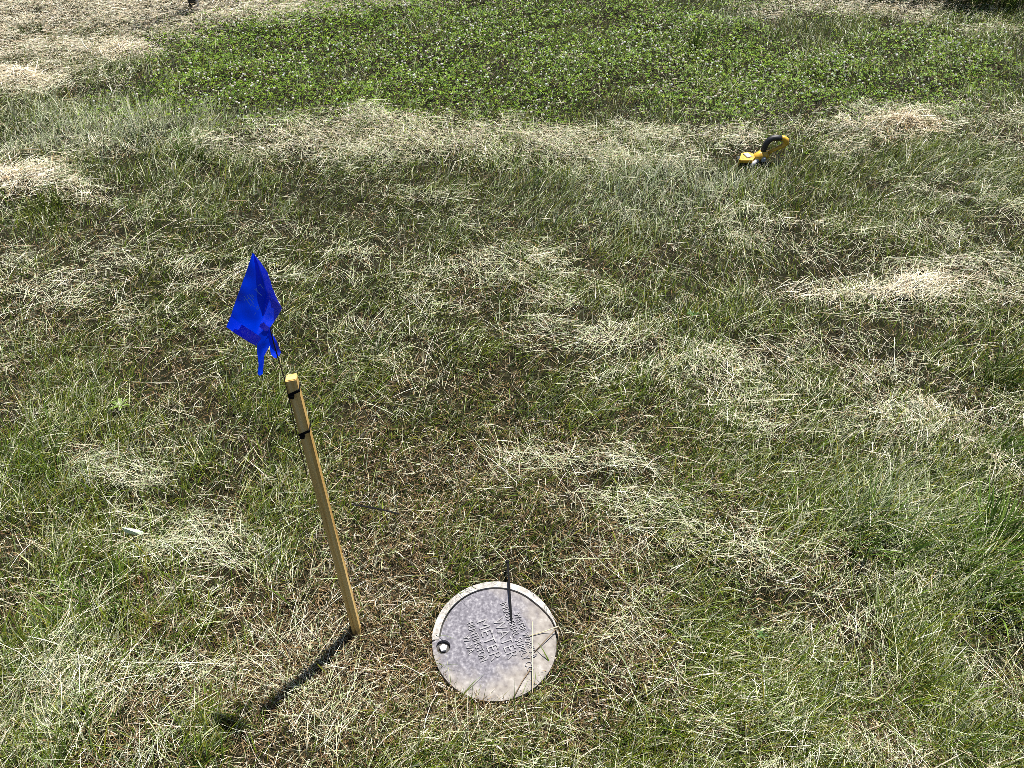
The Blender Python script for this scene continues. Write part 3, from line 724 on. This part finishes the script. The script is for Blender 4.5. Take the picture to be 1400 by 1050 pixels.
# faint reversed print showing through the film
pm = []
for a, b_ in [((334, 405), (343, 418)), ((338, 404), (347, 415)), ((341, 402), (347, 410)), ((344, 402), (347, 406)), ((337, 410), (341, 407)), ((333, 408.5), (335, 411)),
              ((348, 395), (354, 401)), ((350, 394), (352, 397)), ((353, 400), (358, 404)), ((355.5, 388.5), (360, 394.5)), ((353.5, 390.5), (355.5, 389)), ((343, 415), (348, 419.5)),
              ((350, 422), (353, 418)), ((351.5, 424), (355, 419.5)), ((348, 430), (349.5, 427.5))]:
    pm.append((a, b_))
bm = bmesh.new()
from mathutils.bvhtree import BVHTree
dgm = main.data; bv = BVHTree.FromPolygons([v.co[:] for v in dgm.vertices], [p.vertices[:] for p in dgm.polygons])
camp = Vector((0, 0, CAM_H))
def on_flag(px, py):
    d = ray(px, py).normalized(); h = bv.ray_cast(camp - FO, d)
    return (h[0] - d * .0009) if h[0] else None
for a, b_ in pm:
    a = Vector(a); b_ = Vector(b_); nrm = Vector((-(b_ - a).y, (b_ - a).x)).normalized() * .33
    q4 = [on_flag(*(a - nrm)), on_flag(*(b_ - nrm)), on_flag(*(b_ + nrm)), on_flag(*(a + nrm))]
    if all(q4): bm.faces.new([bm.verts.new(p) for p in q4])
from_bm('print', bm, M_PRINT, main)

# ------------------------------------------------------------------ loose cable ties
def loose_tie(p0, p1, sag, lab, w=.0026, head=True):
    root = empty('cable_tie', p0); tag(root, lab, 'cable tie', 'loose black cable ties')
    d = p1 - p0; side = d.cross(Vector((0, 0, 1))).normalized() * w
    bm = bmesh.new(); rows = []
    for k in range(9):
        t = k / 8; p = d * t + Vector((0, 0, sag * 4 * t * (1 - t))); s = side * (1 if k < 8 else .5)
        rows.append([bm.verts.new(p - s), bm.verts.new(p + s), bm.verts.new(p + s + Vector((0, 0, .0014))), bm.verts.new(p - s + Vector((0, 0, .0014)))])
    for a, b_ in zip(rows, rows[1:]):
        for k in range(4): bm.faces.new((a[k], a[(k + 1) % 4], b_[(k + 1) % 4], b_[k]))
    bm.faces.new(rows[0][::-1]); bm.faces.new(rows[-1])
    from_bm('strap', bm, M_TIE, root)
    if head:
        bm = bmesh.new(); boxm(bm, Vector((0, 0, .001)), (.0075, .0075, .005), d.to_track_quat('Y', 'Z').to_matrix(), .0008); from_bm('tie_head', bm, M_TIE, root)
loose_tie(at(694, 768, .022), at(699.5, 852, .009), .004, 'black cable tie lying across the rim of the meter lid', .0023)
loose_tie(at(546, 703, .034), at(481, 690, .044), .004, 'black cable tie lying in the grass right of the stake', .0022, False)

# ------------------------------------------------------------------ stalks on the lid
def stalk(pts, r, lab, m_):
    c0 = pts[0]; bm = bmesh.new(); tube(bm, [p - c0 for p in pts], r, 5); o = from_bm('straw_stalk', bm, m_, None, True); o.location = c0
    tag(o, lab, 'straw', 'dry stalks lying on the meter lid')
M_STK = mat('pale_stalk', (.50, .42, .26), .5); M_STK2 = mat('brown_stalk', (.16, .11, .06), .6)
stalk([at(762, 858, .022), at(745, 876, .014), at(731, 891, .0085)], .0011, 'dark brown stalk running from the right rim of the lid', M_STK2)
stalk([at(725, 915, .009), at(714, 931, .0075), at(702, 953, .012)], .0011, 'brown stalk crossing the lower edge of the lid', M_STK2)
stalk([at(728, 850, .010), at(728, 890, .0085), at(728, 947, .016)], .0009, 'pale straight stalk standing across the right of the lid', M_STK)
stalk([at(722, 870, .009), at(742, 864, .011), at(764, 856, .03)], .0010, 'pale short stalk reaching over the right rim of the lid', M_STK)

# ------------------------------------------------------------------ white scrap
sc_ = at(184, 728, .035); bm = bmesh.new()
sv = [bm.verts.new(at(px, py, .035 + dz) - sc_) for px, py, dz in ((166, 721, .012), (174, 721.5, .004), (186, 723.5, .012), (197, 727.5, .004), (193, 731.5, .0), (186, 732, -.004), (177, 729.5, .0), (170, 727, -.002))]
cv = bm.verts.new(at(182, 726.5, .047) - sc_)
for k in range(8): bm.faces.new((sv[k], sv[(k + 1) % 8], cv))
o = from_bm('paper_scrap', bm, mat('pale_green_scrap', (.62, .72, .50), .6)); o.location = sc_
md = o.modifiers.new('thick', 'SOLIDIFY'); md.thickness = .0012
tag(o, 'small torn whitish green scrap lying in the grass left of the stake', 'scrap')

# ------------------------------------------------------------------ dark post at the far edge
pb = at(267, 15); post = empty('marker_post', (pb.x, pb.y, 0)); tag(post, 'dark post foot standing in bleached grass at the top edge', 'post')
M_POST = mat('black_post', (.012, .012, .015), .5); M_POST2 = mat('grey_post_edge', (.16, .16, .19), .4, .3)
bm = bmesh.new(); boxm(bm, Vector((0, 0, .62)), (.046, .046, 1.30), None, .004); from_bm('pole', bm, M_POST, post)
bm = bmesh.new(); boxm(bm, Vector((.0285, -.002, .62)), (.009, .034, 1.28), None, .002); from_bm('edge_strip', bm, M_POST2, post)
bm = bmesh.new(); boxm(bm, Vector((.002, 0, 1.285)), (.056, .056, .03), None, .005); from_bm('cap', bm, M_POST, post)

# ------------------------------------------------------------------ yellow and black tool lying in the grass
tp = at(1038, 222)
tool = empty('garden_tool', (tp.x, tp.y, .004)); tag(tool, 'yellow garden tool with black loop grip lying in the grass', 'garden tool')
M_YEL = mat('yellow_plastic', (.72, .40, .02), .4); M_BLK = mat('black_rubber', (.012, .012, .014), .5)
M_GRY = mat('grey_plastic', (.30, .33, .37), .4); M_PAL = mat('pale_metal', (.55, .53, .56), .35, .4)
ny = noise(M_YEL, 60, 4); ry_ = ramp(M_YEL, ny.outputs[0], [(.35, (.30, .17, .03)), (.5, (.62, .35, .02)), (.8, (.70, .44, .05))]); N, L, b = nodes(M_YEL); L.new(ry_.outputs[0], b.inputs['Base Color'])
sc1 = Vector((1, 0, 0)) * ((at(1050, 222) - at(1030, 222)).length / 20)     # metres per photo pixel across
mpp = sc1.x
def tl(px, h, d=0.0): return Vector(((px - 1038) * mpp, d, h))       # across, up, away
def up(py, d=0.0):                                                    # height above ground of photo row py at the tool
    return at_y(1038, py, tp.y + d).z
bm = bmesh.new()
tube(bm, [tl(1040, up(212), .0), tl(1040, up(206), .0), tl(1041, up(199), .002), tl(1044, up(193.5), .004), tl(1048.5, up(190.8), .006), tl(1055, up(190.6), .008), tl(1060.5, up(191.2), .010)],
     [.0125, .0135, .0135, .0135, .0135, .0130, .0120], 12); from_bm('grip', bm, M_BLK, tool, True)
bm = bmesh.new()
tube(bm, [tl(1059.5, up(191.1), .010), tl(1064, up(191.8), .012), tl(1068, up(194.5), .012), tl(1069.2, up(198.5), .012), tl(1066, up(201.5), .010), tl(1060, up(203.5), .006), tl(1053, up(206.5), .002), tl(1046, up(210.5), -.002)],
     [.0115, .0130, .0145, .0145, .0115, .0095, .0085, .008], 12); from_bm('loop', bm, M_YEL, tool, True)
bm = bmesh.new(); tube(bm, [tl(1027, up(219), -.01), tl(1031, up(215.5), -.01), tl(1037, up(213), -.005), tl(1043, up(213), -.002), tl(1047, up(217), -.002)], [.012, .021, .024, .022, .012], 10); from_bm('housing', bm, M_YEL, tool, True)
for px, py, wpx in ((1031, 217.5, 6), (1040, 215.5, 7)):
    bm = bmesh.new(); boxm(bm, tl(px, up(py), -.026), (wpx * mpp, .016, .022), Matrix.Rotation(R(-18), 3, 'Y'), .004); from_bm('side_panel', bm, M_GRY, tool)
# head plate in front, with a dark inset and a bent foot
bm = bmesh.new()
top = [(1005.0, 226, -.05), (1012, 219.5, .01), (1020, 218.5, .02), (1027, 219.5, .01), (1028.5, 222, -.02), (1023, 226, -.05)]
zt0 = max(up(222), .03)
pl = [tl(a, zt0, 0) + Vector((0, d, 0)) for a, _, d in top]
vt = [bm.verts.new(p + Vector((0, 0, .006 + .10 * p.y))) for p in pl]; vb = [bm.verts.new(p + Vector((0, 0, -.008 + .10 * p.y))) for p in pl]
bm.faces.new(vt); bm.faces.new(vb[::-1])
for k in range(6): bm.faces.new((vb[k], vb[(k + 1) % 6], vt[(k + 1) % 6], vt[k]))
from_bm('head_plate', bm, M_YEL, tool)
bm = bmesh.new(); boxm(bm, tl(1018.5, zt0 + .007, -.012), (7 * mpp, .035, .004), Matrix.Rotation(.1, 3, 'X') @ Matrix.Rotation(.35, 3, 'Z'), .001); from_bm('inset', bm, M_GRY, tool)
bm = bmesh.new(); boxm(bm, tl(1015, zt0 - .017, -.015), (18 * mpp, .06, .016), None, .003); from_bm('under_shade', bm, M_BLK, tool)  # black block standing in for the shadow beneath the head plate
bm = bmesh.new(); boxm(bm, tl(1004.8, zt0 - .018, -.05), (2.2 * mpp, .012, .05), Matrix.Rotation(.15, 3, 'Y'), .002); from_bm('foot', bm, M_YEL, tool)
bm = bmesh.new(); tube(bm, [tl(1022, zt0 - .03, -.05), tl(1025, zt0 - .02, -.048), tl(1029, zt0 - .006, -.04)], [.008, .011, .006], 8); from_bm('guard', bm, M_PAL, tool, True)
